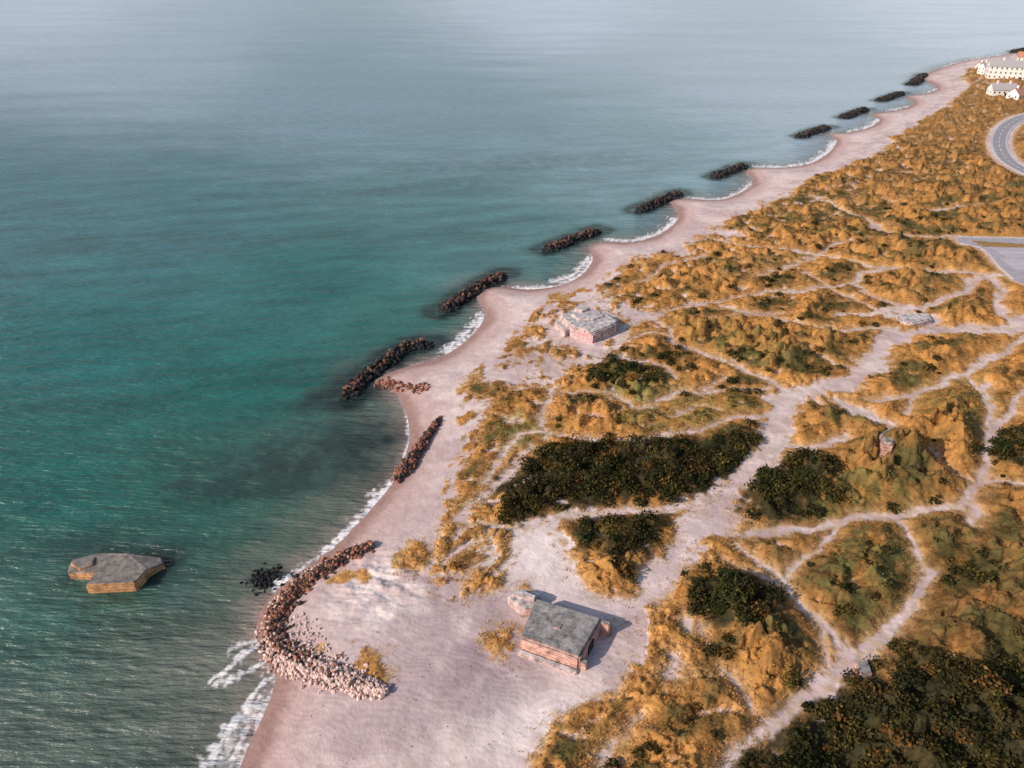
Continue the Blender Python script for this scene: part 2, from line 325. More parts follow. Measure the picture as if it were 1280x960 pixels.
for i,(px,hw,h,s) in enumerate(bws):
    d=pdist(XW,YW,gl(px),False,30); CW=mixc(CW,[.012,.022,.02],np.clip(1.3*np.exp(-(np.maximum(d-hw,0)/3.4)**2)*(1+1.2*nn),0,1)*.9*(d<29))  # dark halo round each breakwater: weed and shadow painted into the water
for a in [(415,500,7,7,.95,0),(435,492,9,8,.9,0),(330,724,2.6,2.2,1,0),(350,727,2.4,2.4,.9,0),(190,700,5,3,.9,0),(200,704,3,2,.9,0),(150,712,12,6,.85,0),(225,608,4,1.5,.45,.3),(212,630,5,1.5,.35,.5),  # patches at the sunken bunker paint its shadow; rest is weed and dark water
 (400,560,26,7,.6,.35),(330,600,18,6,.4,.3),(470,565,6,9,.45,.5),(455,605,8,9,.35,.5),(485,548,1.6,2,.8,0),(470,540,1,1,.6,0),(478,530,1,1.5,.5,0),(490,575,1,2,.5,0),(120,708,7,3,.5,0),(640,205,60,16,.3,.2),(520,235,60,10,.28,.2),(400,455,40,6,.28,.2),(300,300,80,10,.25,.1)]: weed_shade(*a)
foam=np.zeros_like(XW); lace=fbm(XW/1.1,YW/1.1,4,231); lace2=fbm(XW/5,YW/5,2,241)
foamlines=[([(352,732),(385,712),(415,690),(440,664),(468,632),(490,605)],1.2,1.05),([(405,696),(445,653),(480,613)],1.0,1),([(490,605),(504,576),(512,548),(509,520)],.45,.9),
([(300,960),(318,922),(335,885),(348,850),(335,815)],.7,.8),([(252,965),(275,930),(292,905),(310,880),(330,850)],.75,.9),([(262,852),(285,835),(305,818),(325,803)],.5,.95),([(268,855),(300,845),(328,830)],.45,.85),([(285,815),(300,806),(326,800)],.4,.7),([(290,950),(305,915),(325,870)],.7,.8),([(270,965),(290,930),(308,895)],1.2,.45),
([(560,440),(580,430),(600,409),(604,396)],1.5,1.1),([(556,438),(578,420),(598,400)],.9,1),([(640,361),(680,360),(708,354),(728,342),(741,323)],1.4,1.1),([(690,352),(718,342),(735,322)],1.,1.),
([(765,300),(795,300),(826,290),(845,274)],1.3,1.1),([(862,247),(900,249),(924,240),(940,228)],1.1,.9),([(948,208),(978,208),(1012,203),(1034,190),(1044,176)],1.7,1.1),([(1062,164),(1086,158),(1098,149)],1.5,1.1),([(1112,138),(1136,133)],1.3,.9),([(1158,116),(1172,111)],1.3,.8),([(1180,84),(1215,74),(1255,68)],1.8,.8)]
for p,w,s in foamlines:
    d=pdist(XW,YW,cr(gl(p),5),False,10)
    ww=w*(1+1.1*lace2)
    foam=np.maximum(foam,np.where(d<8,s*np.clip(1.2-d/np.maximum(ww,.1)*.75+2.2*lace,0,1),0))
foam=np.maximum(foam,.6*np.clip(1.-np.abs(cw+.3)/.4+1.6*lace,0,1)*ss(-.9,.3,cw)*(lace2>-.1))
foam=np.clip(foam,0,1)
ZW=np.zeros_like(XW)+.05*fbm(XW/7,YW/3,2,251)*ss(-2,-8,cw)
Vw=np.stack([XW,YW,ZW],-1).reshape(-1,3); q=gridfaces(*XW.shape,cw<3)
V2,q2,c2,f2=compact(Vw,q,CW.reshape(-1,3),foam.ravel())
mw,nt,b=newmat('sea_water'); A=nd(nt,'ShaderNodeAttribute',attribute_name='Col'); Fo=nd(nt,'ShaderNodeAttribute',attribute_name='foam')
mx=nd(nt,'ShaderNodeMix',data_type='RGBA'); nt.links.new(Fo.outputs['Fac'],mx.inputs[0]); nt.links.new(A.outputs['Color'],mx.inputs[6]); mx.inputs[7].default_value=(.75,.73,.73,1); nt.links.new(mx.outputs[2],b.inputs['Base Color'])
rm=nd(nt,'ShaderNodeMapRange'); rm.inputs[3].default_value=.14; rm.inputs[4].default_value=.9; nt.links.new(Fo.outputs['Fac'],rm.inputs[0]); nt.links.new(rm.outputs[0],b.inputs['Roughness'])
b.inputs['IOR'].default_value=1.33
tc=nd(nt,'ShaderNodeTexCoord'); 
def wav(scx,scy,rot,det,dist,prev,strength):
    mp=nd(nt,'ShaderNodeMapping'); mp.inputs['Scale'].default_value=(scx,scy,1); mp.inputs['Rotation'].default_value=(0,0,rot); nt.links.new(tc.outputs['Object'],mp.inputs['Vector'])
    N=nd(nt,'ShaderNodeTexNoise',Scale=1.,Detail=det,Roughness=.6); nt.links.new(mp.outputs[0],N.inputs['Vector'])
    B=nd(nt,'ShaderNodeBump',Strength=strength,Distance=dist); nt.links.new(N.outputs['Fac'],B.inputs['Height'])
    if prev: nt.links.new(prev.outputs[0],B.inputs['Normal'])
    return B
B1=wav(.10,.42,.2,2.,1.4,None,1.); B2=wav(.45,1.5,-.1,4.,.45,B1,1.); nt.links.new(B2.outputs[0],b.inputs['Normal'])
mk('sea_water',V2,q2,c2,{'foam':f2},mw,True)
# ---------------------------------------------------------------- rocks
def ico(sub):
    bm=bmesh.new(); bmesh.ops.create_icosphere(bm,subdivisions=sub,radius=1); V=np.array([v.co[:] for v in bm.verts]); Fc=np.array([[v.index for v in f.verts] for f in bm.faces]); bm.free(); return V,Fc
IV,IF=ico(2)
rockT=[]
for k in range(10):
    V=IV.copy(); r=np.random.default_rng(k)
    for _ in range(9):
        n=r.normal(size=3); n/=np.linalg.norm(n); d=.55+.3*r.random(); s=V@n; V=V-np.maximum(s-d,0)[:,None]*n
    rockT.append(V*np.array([1,.8,.65]))
def rotm(n):
    q=rng.normal(size=(n,4)); q/=np.linalg.norm(q,axis=1)[:,None]; w,x,y,z=q.T
    return np.stack([1-2*(y*y+z*z),2*(x*y-z*w),2*(x*z+y*w),2*(x*y+z*w),1-2*(x*x+z*z),2*(y*z-x*w),2*(x*z-y*w),2*(y*z+x*w),1-2*(x*x+y*y)],-1).reshape(n,3,3)
mrock=attrmat('boulder_rock',.85,2.2,.6,1.4,.6,3.)
def rocks(name,P,S,Cc):
    n=len(P); R=rotm(n); k=rng.integers(0,10,n); T=np.array(rockT)[k]
    V=np.einsum('nij,nvj->nvi',R,T)*S[:,None,None]+P[:,None,:]
    Fc=(IF[None]+(np.arange(n)*len(IV))[:,None,None]).reshape(-1,3)
    return mk(name,V,Fc,np.repeat(Cc,len(IV),0),None,mrock)
def along(P,n):
    P=np.asarray(P); seg=np.hypot(*(P[1:]-P[:-1]).T); cum=np.r_[0,np.cumsum(seg)]; t=rng.random(n)*cum[-1]
    i=np.clip(np.searchsorted(cum,t)-1,0,len(seg)-1); f=(t-cum[i])/seg[i]; d=(P[i+1]-P[i])/seg[i][:,None]
    return P[i]+(P[i+1]-P[i])*f[:,None],np.stack([-d[:,1],d[:,0]],-1),t/cum[-1],cum[-1]
def breakwater(name,px,hw,h,size,dens,z0=0,colf=None,taper=0):
    P=cr(gl(px,max(z0,.6)),4); Lg=np.hypot(*(P[1:]-P[:-1]).T).sum(); n=int(Lg*2*hw*dens/size**2)
    c,nm,t,_=along(P,n); o=rng.uniform(-1,1,n); w=hw*(1-taper*t)*(1+.35*fbm(t*Lg/5,t*0,2,7))
    end=np.clip(np.minimum(t,1-t)*Lg/3,.25,1)
    xy=c+nm*(o*w*end**.5)[:,None]; prof=(1-o**2)*end
    z=z0-.3+h*prof*rng.uniform(.55,1.05,n)
    S=size*rng.uniform(.45,1.1,n)
    return P,xy,z,S,prof,t,o
DK=np.array([.022,.022,.022]); RD=np.array([.20,.085,.055]); 
for i,(px,hw,h,s) in enumerate(bws):
    P,xy,z,S,prof,t,o=breakwater('b',px,hw,h,s,1.5)
    red=ss(.9,1.8,z+.4*rng.normal(size=len(z)))*(.85 if i<3 else .2)*(rng.random(len(z))<.8)
    Cc=DK*(1-red[:,None])+RD*red[:,None]; Cc*=rng.uniform(.5,1.5,len(z))[:,None]
    rocks('rock_breakwater',np.c_[xy,z],S,Cc)
P,xy,z,S,prof,t,o=breakwater('b',[(494,600),(512,578),(533,547),(552,521)],1.9,1.1,.7,1.7,.9,None,.65)
red=(rng.random(len(z))<.6); Cc=np.where(red[:,None],RD,DK*1.6)*rng.uniform(.6,1.5,len(z))[:,None]
rocks('rock_groyne',np.c_[xy,z+.1],S,Cc)
c,nm,t,_=along(cr(gl([(472,474),(500,480),(535,487)],1),4),110); xy=c+nm*rng.normal(0,1.1,110)[:,None]
rocks('scattered_boulders',np.c_[xy,[hz(*p)+.1 for p in xy]],rng.uniform(.3,.8,110),RD*rng.uniform(.6,2,110)[:,None])
rev=[(466,683),(432,694),(396,714),(366,737),(347,762),(339,792),(352,815),(382,832),(415,846),(450,860),(484,870)]
P=cr(gl(rev,1.),4); n=3300; c,nm,t,Lg=along(P,n); o=np.clip(rng.normal(0,.5,n),-1.7,1.7)
W_=np.interp(t,[0,.15,.5,.7,.9,1],[1.1,1.6,2.2,2.4,2.0,1.]); xy=c+nm*(o*W_)[:,None]
z=np.array([max(hz(*p),-.1) for p in xy])+.05+.8*np.maximum(1-o**2,0)*rng.uniform(.3,1,n)
pale=rng.random(n)<np.clip(np.interp(t,[0,.45,.6,.75,1],[.04,.04,.35,.85,1.])+.55*(o<-.2)*(t>.12),0,1)
Cc=np.where(pale[:,None],np.array([.54,.39,.34]),np.where((rng.random(n)<.55)[:,None],RD*1.3,np.array([.05,.035,.03])))*rng.uniform(.6,1.35,n)[:,None]
rocks('rock_revetment',np.c_[xy,z],np.where(pale,.46,.58)*rng.uniform(.45,1.25,n),np.clip(Cc,0,.7))
c,nm,t,_=along(cr(gl([(372,770),(378,800),(410,832),(450,850)],1.2),4),320); xy=c+nm*rng.normal(0,1.3,320)[:,None]
rocks('loose_stones',np.c_[xy,[hz(*p)+.05 for p in xy]],rng.uniform(.12,.38,320),np.array([.5,.38,.33])*rng.uniform(.6,1.3,320)[:,None])
x0,y0=g(331,724); n=160; xy=np.c_[x0+rng.normal(0,1.5,n),y0+rng.normal(0,1.2,n)]
rocks('seaweed_boulders',np.c_[xy,rng.uniform(-.3,.15,n)],rng.uniform(.25,.6,n),DK*rng.uniform(.4,1.2,n)[:,None])
n=200; px_=rng.uniform(360,760,n); py_=rng.uniform(560,955,n); xy=np.array([g(p,q_,2) for p,q_ in zip(px_,py_)]); hh=np.array([hz(*p) for p in xy]); k_=hh>1.0
rocks('beach_debris',np.c_[xy,hh][k_],rng.uniform(.07,.17,k_.sum()),np.array([.18,.13,.11])*rng.uniform(.5,2.5,k_.sum())[:,None])
# ---------------------------------------------------------------- dune grass
area=np.zeros_like(X); area[:-1,:-1]=np.abs((X[:-1,1:]-X[:-1,:-1])*(Y[1:,:-1]-Y[:-1,:-1]))
def sample(mask,n):
    w=(area*mask).ravel(); cs=np.cumsum(w); return np.clip(np.searchsorted(cs,rng.random(n)*cs[-1]),0,len(w)-1)
def tufts(name,idx,size,mat,nb=7,colmul=1.):
    n=len(idx); r=idx//C_; c=idx%C_
    x=X.ravel()[idx]+rng.uniform(-.5,.5,n)*.4; y=Y.ravel()[idx]+rng.uniform(-.5,.5,n)*.4; z=Z.ravel()[idx]
    s=size*rng.uniform(.55,1.3,n); a=rng.random((n,nb))*2*np.pi; ln=rng.uniform(.25,.75,(n,nb)); up=rng.uniform(.3,.7,(n,nb))
    bx=x[:,None]+np.cos(a)*.18*s[:,None]; by=y[:,None]+np.sin(a)*.18*s[:,None]
    wx=-np.sin(a)*.13*s[:,None]; wy=np.cos(a)*.13*s[:,None]; zz=np.repeat(z[:,None],nb,1)-.08
    tx=bx+np.cos(a)*(ln*s[:,None])+.12*s[:,None]; ty=by+np.sin(a)*(ln*s[:,None]); tz=zz+up*s[:,None]
    V=np.stack([np.stack([bx-wx,by-wy,zz],-1),np.stack([bx+wx,by+wy,zz],-1),np.stack([tx,ty,tz],-1)],2).reshape(-1,3)
    Fc=np.arange(len(V)).reshape(-1,3)
    col=VC.reshape(-1,3)[idx]*colmul*rng.uniform(.7,1.5,n)[:,None]; hue=rng.uniform(-.12,.12,n); col=col*np.stack([1+hue,np.ones(n),1-hue],-1)
    return mk(name,V,Fc,np.repeat(np.clip(col,.008,.6),nb*3,0),None,mat)
mg=leafmat('dune_grass')
infr=(np.abs(X)<Y*.95+70)
tufts('dune_grass',np.concatenate([sample((vd>.3)&(Y<210)&(Y>30)&infr,80000),sample((vd>-.3)&(vd<2.)&(Y<240)&(Y>30)&(cd>12)&(cd<75)&infr,18000),sample((vd>-2.5)&(vd<0)&(Y<240)&(Y>30)&(cd>15)&(cd<75)&infr,2500)]),.58,mg,6,1.15)
tufts('heath_grass',sample((vd>.6)&(Y>=205)&(Y<620)&infr,45000),.95,mg,5,1.1)
# ---------------------------------------------------------------- shrubs
mb=leafmat('shrub_leaves')
def crowns(name,cx,cy,cz,rad,col,nl,leaf=.3):
    n=len(cx); R=rng.normal(size=(n,nl,3)); R[...,2]=np.abs(R[...,2])*.9; R/=np.linalg.norm(R,axis=2)[...,None]
    lump=1+.28*np.sin(R[...,0]*5+cx[:,None])*np.cos(R[...,1]*5+cy[:,None]*2)+.15*rng.normal(size=(n,nl))
    rr=rng.uniform(.62,1.,(n,nl))*lump
    P=R*rr[...,None]*rad[:,None,None]*np.array([1,1,.8]); P+=np.stack([cx,cy,cz],-1)[:,None]
    nrm=R+.75*rng.normal(size=R.shape); nrm/=np.linalg.norm(nrm,axis=2)[...,None]
    t=np.cross(nrm,rng.normal(size=R.shape)); t/=np.linalg.norm(t,axis=2)[...,None]; bt=np.cross(nrm,t)
    L_=leaf*rng.uniform(.6,1.3,(n,nl,1))*(rad[:,None,None]/1.6)**.5
    V=np.stack([P-t*L_,P-bt*L_*.6,P+t*L_,P+bt*L_*.6],2).reshape(-1,3); Fc=np.arange(len(V)).reshape(-1,4)
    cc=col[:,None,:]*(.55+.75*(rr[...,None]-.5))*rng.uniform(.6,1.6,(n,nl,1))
    return mk(name,V,Fc,np.repeat(np.clip(cc,.004,.5).reshape(-1,3),4,0),None,mb)
CX=[];CY=[];CZ=[];RD_=[];CC=[]
N7=fbm(X/7,Y/7,3,401); HOL=ss(.65,.15,BL+.35*BL2)
for P,d,k in bush_world:
    sd_=sdp(X,Y,P,10)
    m=((sd_+11*N7)>.0)&(sd_>-7)&(vd>.9)
    if k=='o': m=m&((HOL+1.4*N7)>.35)&(sd_>0)
    A_=float((area*m).sum()); n=min(int(A_*(.32 if k=='d' else .18)*d),1000)
    if n<1: continue
    idx=sample(m,n); r=rng.uniform(.6,2.2,n)*(1. if k=='d' else .72)
    CX.append(X.ravel()[idx]);CY.append(Y.ravel()[idx]);CZ.append(Z.ravel()[idx]);RD_.append(r)
    base=np.array([[.055,.05,.02],[.068,.052,.02],[.035,.04,.017],[.17,.09,.03],[.10,.08,.024]])[rng.choice(5,n,p=[.31,.22,.22,.09,.16])]
    CC.append(base)
CX,CY,CZ,RR,CC=map(np.concatenate,(CX,CY,CZ,RD_,CC)); print('shrubs',len(CX))
crowns('shrub_thicket',CX,CY,CZ,RR,CC,110)
idx=sample((vd>2)&(Y<420)&(Y>30)&infr&((HOL+N7)>.2),1500); n=len(idx)
crowns('heather_clumps',X.ravel()[idx],Y.ravel()[idx],Z.ravel()[idx]-.1,rng.uniform(.4,1.2,n),np.array([[.06,.055,.02],[.1,.06,.02],[.2,.11,.03]])[rng.integers(0,3,n)],45,.26)
def shrub(px,py,r,colr):
    x,y=g(px,py,3.5); z=hz(x,y); k=14
    a=rng.random(k)*6.28; q=np.sqrt(rng.random(k))*r*.7
    ob=crowns('shrub',x+np.cos(a)*q,y+np.sin(a)*q,z+rng.uniform(.2,.9,k)*r*.55,rng.uniform(.35,.6,k)*r,np.tile(colr,(k,1)),170)
    bm=bmesh.new()
    for j in range(6):
        an=j*1.05+.3; d=Vector((math.cos(an)*.5,math.sin(an)*.5,1)).normalized()
        res=bmesh.ops.create_cone(bm,segments=6,radius1=.12,radius2=.03,depth=r*1.1,cap_ends=True)
        rot=Vector((0,0,1)).rotation_difference(d).to_matrix(); 
        for v_ in res['verts']: v_.co=rot@(v_.co+Vector((0,0,r*.5)))+Vector((x,y,z-.1))
    me=bpy.data.meshes.new('stems'); bm.to_mesh(me); bm.free(); so=bpy.data.objects.new('stems',me); sc.collection.objects.link(so); so.parent=ob; me.materials.append(mstem)
mstem,nt,b=newmat('bark'); b.inputs['Base Color'].default_value=(.08,.055,.04,1); b.inputs['Roughness'].default_value=.9
for a in [(915,748,3.4),(902,760,2.2),(765,456,2.4),(790,482,1.5),(1010,600,2.6),(960,600,2.6),(1258,562,3)]: shrub(a[0],a[1],a[2],np.array([.045,.05,.018]) if a[0]!=790 else np.array([.25,.12,.03]))
# ---------------------------------------------------------------- concrete
def concmat(name,top,side,courses=True):
    m,nt,b=newmat(name); tc=nd(nt,'ShaderNodeTexCoord'); N=nd(nt,'ShaderNodeTexNoise',Scale=.8,Detail=9.,Roughness=.76); nt.links.new(tc.outputs['Object'],N.inputs['Vector'])
    def ramp(c):
        r=nd(nt,'ShaderNodeValToRGB'); r.color_ramp.elements[0].position=.36; r.color_ramp.elements[1].position=.64
        r.color_ramp.elements[0].color=tuple(x*.33 for x in c)+(1,); r.color_ramp.elements[1].color=tuple(min(x*1.45,.8) for x in c)+(1,); nt.links.new(N.outputs['Fac'],r.inputs[0]); return r
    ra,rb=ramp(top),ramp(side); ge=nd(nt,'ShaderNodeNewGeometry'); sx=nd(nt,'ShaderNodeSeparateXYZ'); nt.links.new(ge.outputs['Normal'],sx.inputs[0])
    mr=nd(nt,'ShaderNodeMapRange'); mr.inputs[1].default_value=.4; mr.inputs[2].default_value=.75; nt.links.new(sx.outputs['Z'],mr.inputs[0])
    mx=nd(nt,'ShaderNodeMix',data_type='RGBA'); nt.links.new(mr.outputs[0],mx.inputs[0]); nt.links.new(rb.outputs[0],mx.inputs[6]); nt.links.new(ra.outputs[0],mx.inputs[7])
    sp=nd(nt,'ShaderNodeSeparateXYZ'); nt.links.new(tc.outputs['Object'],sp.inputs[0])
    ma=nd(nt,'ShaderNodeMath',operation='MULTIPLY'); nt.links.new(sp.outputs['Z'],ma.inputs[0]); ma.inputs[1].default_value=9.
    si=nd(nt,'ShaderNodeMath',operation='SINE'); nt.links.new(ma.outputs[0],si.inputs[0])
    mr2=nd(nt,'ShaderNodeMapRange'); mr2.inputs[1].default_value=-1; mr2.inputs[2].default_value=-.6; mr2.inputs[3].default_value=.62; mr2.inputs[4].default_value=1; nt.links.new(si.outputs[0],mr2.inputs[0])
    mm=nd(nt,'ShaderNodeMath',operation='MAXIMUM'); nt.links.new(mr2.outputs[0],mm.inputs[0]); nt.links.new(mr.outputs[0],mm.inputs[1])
    v=nd(nt,'ShaderNodeVectorMath',operation='SCALE'); nt.links.new(mx.outputs[2],v.inputs[0]); nt.links.new(mm.outputs[0],v.inputs['Scale']); nt.links.new(v.outputs[0],b.inputs['Base Color']); b.inputs['Roughness'].default_value=.9
    B=nd(nt,'ShaderNodeBump',Strength=.8,Distance=.2); nt.links.new(N.outputs['Fac'],B.inputs['Height']); nt.links.new(B.outputs[0],b.inputs['Normal'])
    return m
def empty(name):
    e=bpy.data.objects.new(name,None); sc.collection.objects.link(e); return e
def prism(name,out,z0,z1,mat,parent=None,flare=0.,bev=.12,tops=None):
    bm=bmesh.new(); out=[Vector((p[0],p[1])) for p in out]; c=sum(out,Vector((0,0)))/len(out)
    lo=[bm.verts.new(((p-c)*(1+flare)+c).to_3d()+Vector((0,0,z0))) for p in out]
    hi=[bm.verts.new((p[0],p[1],(tops[i] if tops else z1))) for i,p in enumerate(out)]
    n=len(out); bm.faces.new(hi); bm.faces.new(lo[::-1])
    for i in range(n): bm.faces.new((lo[i],lo[(i+1)%n],hi[(i+1)%n],hi[i]))
    bmesh.ops.recalc_face_normals(bm,faces=bm.faces)
    if bev: bmesh.ops.bevel(bm,geom=list(bm.edges),offset=bev,segments=2,affect='EDGES')
    me=bpy.data.meshes.new(name); bm.to_mesh(me); bm.free(); me.materials.append(mat)
    o=bpy.data.objects.new(name,me); sc.collection.objects.link(o)
    if parent: o.parent=parent
    return o
mdark,nt,b=newmat('dark_opening'); b.inputs['Base Color'].default_value=(.012,.012,.014,1); b.inputs['Roughness'].default_value=.9
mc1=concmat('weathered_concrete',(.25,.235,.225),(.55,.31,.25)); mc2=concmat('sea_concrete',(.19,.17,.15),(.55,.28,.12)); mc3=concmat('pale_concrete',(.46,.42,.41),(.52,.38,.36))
def lerp(a,b,t): return (a[0]+(b[0]-a[0])*t,a[1]+(b[1]-a[1])*t)
E=empty('bunker'); zt=5.3; zb=1.4
A_=g(670,748,zt);B_=g(753,773,zt);C2=g(724,823,zt);D_=g(650,797,zt)
prism('main_block',[A_,B_,C2,D_],zb,zt,mc1,E,.02,.3)
ctr=lerp(A_,C2,.5)
prism('roof_slab',[lerp(ctr,p,.955) for p in (A_,B_,C2,D_)],zt-.05,zt+.22,mc1,E,0,.08)
an=[g(634,744,4.1),g(652,735,4.1),g(676,742,4.1),g(668,760,4.1),g(655,762,4.1)]
prism('entrance_annex',an,zb,4.1,mc3,E,.02,.15)
prism('annex_wall',[g(640,741,4.9),g(652,737,4.9),g(670,744,4.9),g(668,749,4.9)],4.0,4.9,mc3,E,0,.08)
d=np.array(C2)-np.array(B_); d/=np.linalg.norm(d); nrm=np.array([d[1],-d[0]]); 
if np.dot(nrm,np.array(B_)-np.array(A_))<0: nrm=-nrm
def off(p,a,bv): return (p[0]+d[0]*a+nrm[0]*bv,p[1]+d[1]*a+nrm[1]*bv)
prism('wing_wall_upper',[off(B_,-.05,-.1),off(B_,-.05,1.5),off(B_,.75,1.5),off(B_,.75,-.1)],zb,zt-.15,mc1,E,0,.1)
LB=math.dist(B_,C2)
prism('wing_wall_lower',[off(B_,LB-1.2,.03),off(B_,LB-1.2,1.1),off(B_,LB-.4,1.1),off(B_,LB-.4,.03)],zb,zt-1.2,mc1,E,0,.1)
prism('doorway',[off(B_,LB*.4,-.2),off(B_,LB*.4,.22),off(B_,LB*.62,.22),off(B_,LB*.62,-.2)],zb,4.3,mdark,E,0,0)
prism('roof_hatch',[lerp(ctr,p,.12) for p in (A_,B_,C2,D_)],zt+.2,zt+.4,mc1,E,0,.05)
prism('footing',[off(D_,.2,0),off(C2,.2,.1),off(C2,1.1,.1),off(D_,1.1,0)],zb,2.9,mc3,E,.03,.15)
E=empty('sunken_bunker')
ol=[(84,706),(90,698),(124,691),(160,692),(200,693),(203,700),(184,711),(168,729),(106,732),(117,716),(84,714)]
prism('tilted_block',gl(ol,2.0),-1.5,2.,mc2,E,.02,.18,tops=[1.6,1.8,2.1,2.2,1.3,1.1,1.9,2.1,1.9,1.8,1.5])
prism('broken_slab',gl([(88,704),(95,699),(118,696),(116,706),(100,711)],2.2),1.5,2.25,mc2,E,.05,.1)
prism('edge_beam',gl([(108,731),(168,728),(167,725),(110,727)],2.3),1.7,2.35,mc2,E,0,.06)
prism('fallen_wall',gl([(186,706),(204,703),(206,709),(190,711)],.5),-1,.5,mc2,E,.1,.08)
E=empty('graffiti_bunker'); z1=6.0
prism('main_block',gl([(699,394),(722,384),(752,388),(772,400),(769,405),(742,415),(716,408)],z1),1.2,z1,mc3,E,.06,.35)
prism('upper_tier',gl([(714,393),(730,386),(748,388),(755,394),(742,399),(724,399)],z1+.5),z1-.1,z1+.5,mc3,E,.08,.2)
prism('observation_block',gl([(718,384),(729,380),(738,384),(728,388)],z1+1.3),z1-.1,z1+1.3,mc3,E,.1,.15)
prism('side_annex',gl([(693,402),(704,396),(716,410),(706,414)],4.4),1.2,4.4,mc3,E,.05,.2)
mgf,nt,b=newmat('graffiti_paint'); N=nd(nt,'ShaderNodeTexNoise',Scale=2.2,Detail=3.); tc=nd(nt,'ShaderNodeTexCoord'); nt.links.new(tc.outputs['Object'],N.inputs['Vector']); r=nd(nt,'ShaderNodeValToRGB'); r.color_ramp.elements[0].color=(.6,.16,.17,1); r.color_ramp.elements[1].color=(.5,.42,.42,1); r.color_ramp.elements[0].position=.42; r.color_ramp.elements[1].position=.58; nt.links.new(N.outputs['Fac'],r.inputs[0]); nt.links.new(r.outputs[0],b.inputs['Base Color'])
w0=g(719,410,5.4); w1=g(741,417,5.4)
prism('graffiti_panel',[w0,w1,(w1[0]+.05,w1[1]-.75),(w0[0]-.05,w0[1]-.75)],2.0,5.0,mgf,E,0,.05)
for nm_,o_,zt_,m_ in [('pillbox',[(1070,822),(1087,821),(1093,838),(1077,842)],4.6,mc1),('concrete_platform',[(1122,392),(1160,389),(1166,398),(1140,404),(1126,400)],4.2,mc3),('ruined_bunker',[(1100,542),(1112,535),(1124,544),(1116,558),(1104,556)],8.2,mc1)]:
    q=gl(o_,zt_); hs=[hz(*p) for p in q]; zz=min(hs); E=empty(nm_)
    t_=max(hs)+(.9 if nm_!='concrete_platform' else .4)
    prism('main_block',q,zz-1,t_,m_,E,.04,.15)
    c=(sum(p[0] for p in q)/len(q),sum(p[1] for p in q)/len(q))
    prism('roof_slab',[lerp(c,p,.8) for p in q],t_-.05,t_+.25,m_,E,0,.08)
# ---------------------------------------------------------------- roads
masp=attrmat('asphalt',.9,.5,.85,1.15); mwh,nt,b=newmat('road_paint'); b.inputs['Base Color'].default_value=(.75,.75,.75,1)
mkerb,nt,b=newmat('kerb_stone'); b.inputs['Base Color'].default_value=(.5,.45,.42,1)
def strip(name,P,a,bb,z,mat,col=None,parent=None,gap=None,h=0):
    P=np.asarray(P); T=np.gradient(P,axis=0); T/=np.linalg.norm(T,axis=1)[:,None]; Nn=np.c_[-T[:,1],T[:,0]]; n=len(P)
    l=P+Nn*a; r_=P+Nn*bb; V=np.concatenate([np.c_[l,np.full(n,z+h)],np.c_[r_,np.full(n,z+h)]]); i=np.arange(n-1)
    if gap: i=i[(i//gap)%2==0]
    Fc=np.stack([i,i+1,i+1+n,i+n],-1)
    if h:
        V=np.concatenate([V,np.c_[l,np.full(n,z)],np.c_[r_,np.full(n,z)]]); Fc=np.concatenate([Fc,np.stack([i+2*n,i+1+2*n,i+1,i],-1),np.stack([i+n,i+1+n,i+1+3*n,i+3*n],-1)])
    o=mk(name,V,Fc,None if col is None else np.tile(col,(len(V),1)),None,mat); o.parent=parent; return o
E=empty('road'); Pd=cr(road_loop,4)
strip('carriageway',Pd,-3.7,3.7,3.0,masp,[.27,.255,.27],E); strip('centre_line',Pd,-.12,.12,3.02,mwh,None,E,3)
strip('edge_line_outer',Pd,3.3,3.5,3.02,mwh,None,E); strip('edge_line_inner',Pd,-3.5,-3.3,3.02,mwh,None,E)
strip('kerb_outer',Pd,3.7,4.1,2.9,mkerb,None,E,None,.22); strip('kerb_inner',Pd,-4.1,-3.7,2.9,mkerb,None,E,None,.22)
E=empty('parking_lot'); 
bm=bmesh.new(); bm.faces.new([bm.verts.new((p[0],p[1],3.0)) for p in lot]); bmesh.ops.recalc_face_normals(bm,faces=bm.faces); me=bpy.data.meshes.new('asphalt'); bm.to_mesh(me); bm.free()
ca=me.color_attributes.new('Col','FLOAT_COLOR','POINT')
for k_ in ca.data: k_.color=(.33,.305,.33,1)
me.materials.append(masp); o=bpy.data.objects.new('asphalt',me); sc.collection.objects.link(o); o.parent=E
for p0,p1 in [((1250,316),(1300,316)),((1260,330),(1300,330))]:
    a=np.array(g(*p0,3)); b_=np.array(g(*p1,3)); strip('bay_line',[a,lerp(a,b_,.5),b_],-.1,.1,3.02,mwh,None,E)
    for t in np.arange(0,1,.07):
        c=np.array(lerp(a,b_,t)); strip('bay_mark',[c+[0,-5],c,c+[0,5]],-.08,.08,3.024,mwh,None,E)
strip('lot_kerb',lot[[0,1]],-.3,.3,2.95,mkerb,None,E,None,.2); strip('lot_kerb',cr(lot[3:7],4),-.3,.3,2.95,mkerb,None,E,None,.2)
pv=[g(1214,301,3),g(1290,306,3),g(1290,310,3),g(1228,308,3)]
mvg=attrmat('verge_grass',.9,.8,.6,1.4)
o=prism('verge_island',pv,2.9,3.15,mvg,E,0,.03)
ca=o.data.color_attributes.new('Col','FLOAT_COLOR','POINT')
for k_ in ca.data: k_.color=(.26,.16,.06,1)
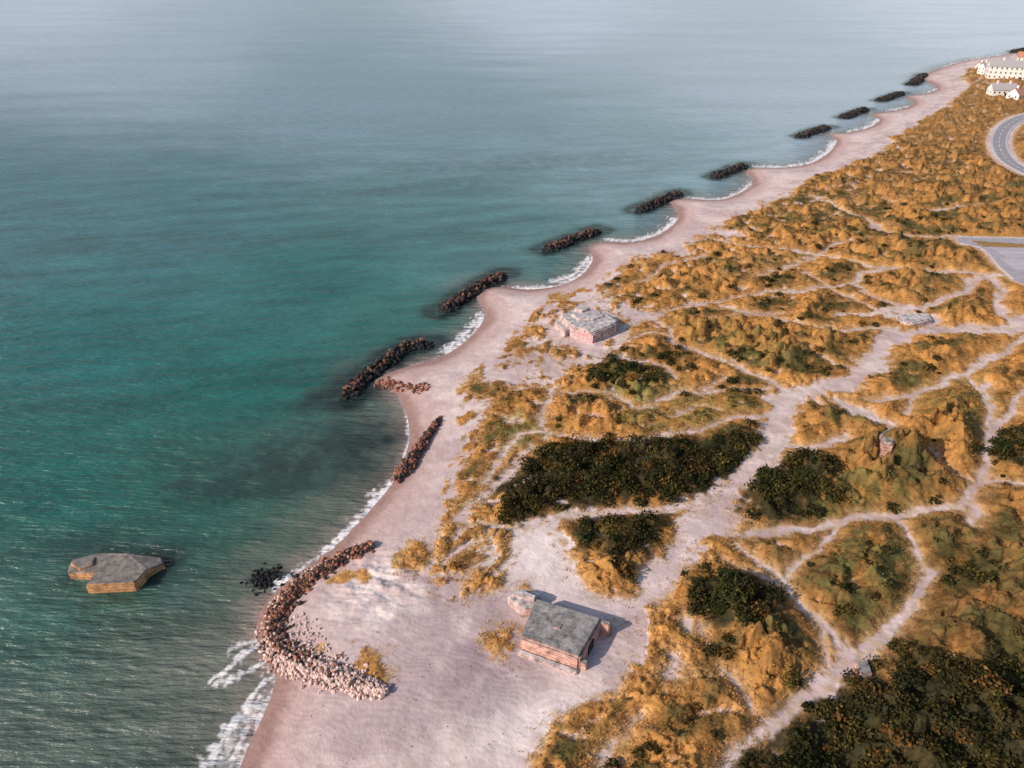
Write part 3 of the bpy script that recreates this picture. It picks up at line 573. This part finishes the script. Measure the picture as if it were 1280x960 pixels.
# ---------------------------------------------------------------- buildings
mwall,nt,b=newmat('white_render'); b.inputs['Base Color'].default_value=(.66,.63,.60,1); mroof,nt,b=newmat('roof_tile'); b.inputs['Base Color'].default_value=(.33,.31,.31,1)
mroof2,nt,b=newmat('red_roof_tile'); b.inputs['Base Color'].default_value=(.42,.2,.12,1); mwin,nt,b=newmat('window_glass'); b.inputs['Base Color'].default_value=(.05,.06,.07,1); b.inputs['Roughness'].default_value=.2
def house(name,px,py,w,dp,eave,ridge,ang,roof,storeys):
    x,y=g(px,py,3); z=hz(x,y); E=empty(name); E.location=(x,y,z); E.rotation_euler=(0,0,ang)
    def m(nm_,V,Fs,mat):
        me=bpy.data.meshes.new(nm_); me.from_pydata(V,[],Fs); me.materials.append(mat); o=bpy.data.objects.new(nm_,me); sc.collection.objects.link(o); o.parent=E
    a,b2=w/2,dp/2
    m('walls',[(-a,-b2,-1),(a,-b2,-1),(a,b2,-1),(-a,b2,-1),(-a,-b2,eave),(a,-b2,eave),(a,b2,eave),(-a,b2,eave),(-a,0,ridge-.15),(a,0,ridge-.15)],[(0,1,5,4),(2,3,7,6),(1,2,6,9,5),(3,0,4,8,7)],mwall)
    e=.5; sl=(ridge-eave)/b2*e
    m('roof',[(-a-e,-b2-e,eave-sl),(a+e,-b2-e,eave-sl),(a+e,0,ridge),(-a-e,0,ridge),(-a-e,b2+e,eave-sl),(a+e,b2+e,eave-sl)],[(0,1,2,3),(3,2,5,4)],roof)
    V=[];Fs=[]
    def bx(cx,cy,cz,sx,sy,sz):
        i=len(V)
        for dz in(-sz,sz):
            for dx,dy in((-sx,-sy),(sx,-sy),(sx,sy),(-sx,sy)): V.append((cx+dx,cy+dy,cz+dz))
        Fs.extend([(i,i+1,i+5,i+4),(i+1,i+2,i+6,i+5),(i+2,i+3,i+7,i+6),(i+3,i,i+4,i+7),(i+4,i+5,i+6,i+7)])
    n=int(w/3.4); sh=eave/storeys
    for s in range(storeys):
        for k in range(n):
            cx=-a+(k+.5)*w/n
            for sd in(-1,1): bx(cx,sd*b2,s*sh+sh*.55,.55,.06,.7)
        for k in range(int(dp/3.5)):
            for sd in(-1,1): bx(sd*a,-b2+(k+.5)*dp/int(dp/3.5),s*sh+sh*.55,.06,.5,.7)
    m('windows',V,Fs,mwin); V=[];Fs=[]; bx(w*.07,-b2,1.1,.7,.1,1.1); m('door',V,Fs,mdark)
    V=[];Fs=[]; bx(-w*.28,0,ridge+.4,.6,.6,1.2); bx(w*.25,0,ridge+.4,.6,.6,1.2); m('chimneys',V,Fs,mwall)
house('hotel',1268,98,44,13,10,14.5,-.35,mroof,3); house('white_house',1235,92,15,9,5.5,9,.1,mroof,2); house('cottage',1250,120,17,9,4.5,8.5,-.1,mroof,1); house('cottage',1272,124,16,9,4.,8.,.5,mroof2,1); house('white_house',1288,84,26,12,8,12,-.5,mroof2,2)
house('white_house',1228,86,10,7,3.5,6.,.3,mroof2,1)
# ---------------------------------------------------------------- light, sky, camera
el,az=math.radians(30),math.radians(-118)
w=bpy.data.worlds.new('World'); sc.world=w; w.use_nodes=True; nt=w.node_tree; bg=nt.nodes['Background']; sky=nt.nodes.new('ShaderNodeTexSky'); sky.sky_type='NISHITA'; sky.sun_disc=False; sky.sun_elevation=el; sky.sun_rotation=az; sky.dust_density=1.5; sky.air_density=1.; nt.links.new(sky.outputs[0],bg.inputs[0]); bg.inputs[1].default_value=.15
S=bpy.data.lights.new('sun','SUN'); S.energy=5.0; S.angle=math.radians(.6); S.color=(1,.86,.75); so=bpy.data.objects.new('sun',S); sc.collection.objects.link(so)
dirv=Vector((math.sin(az)*math.cos(el),math.cos(az)*math.cos(el),math.sin(el))); so.rotation_euler=dirv.to_track_quat('Z','Y').to_euler(); so.location=(0,0,200)
cam=bpy.data.cameras.new('camera'); cam.lens=25; cam.sensor_width=36; cam.clip_end=60000; co=bpy.data.objects.new('camera',cam); co.location=(0,0,CAMH); co.rotation_euler=(math.pi/2-TH,0,0); sc.collection.objects.link(co); sc.camera=co
sc.view_settings.view_transform='Standard'; sc.view_settings.look='None'; sc.view_settings.exposure=0
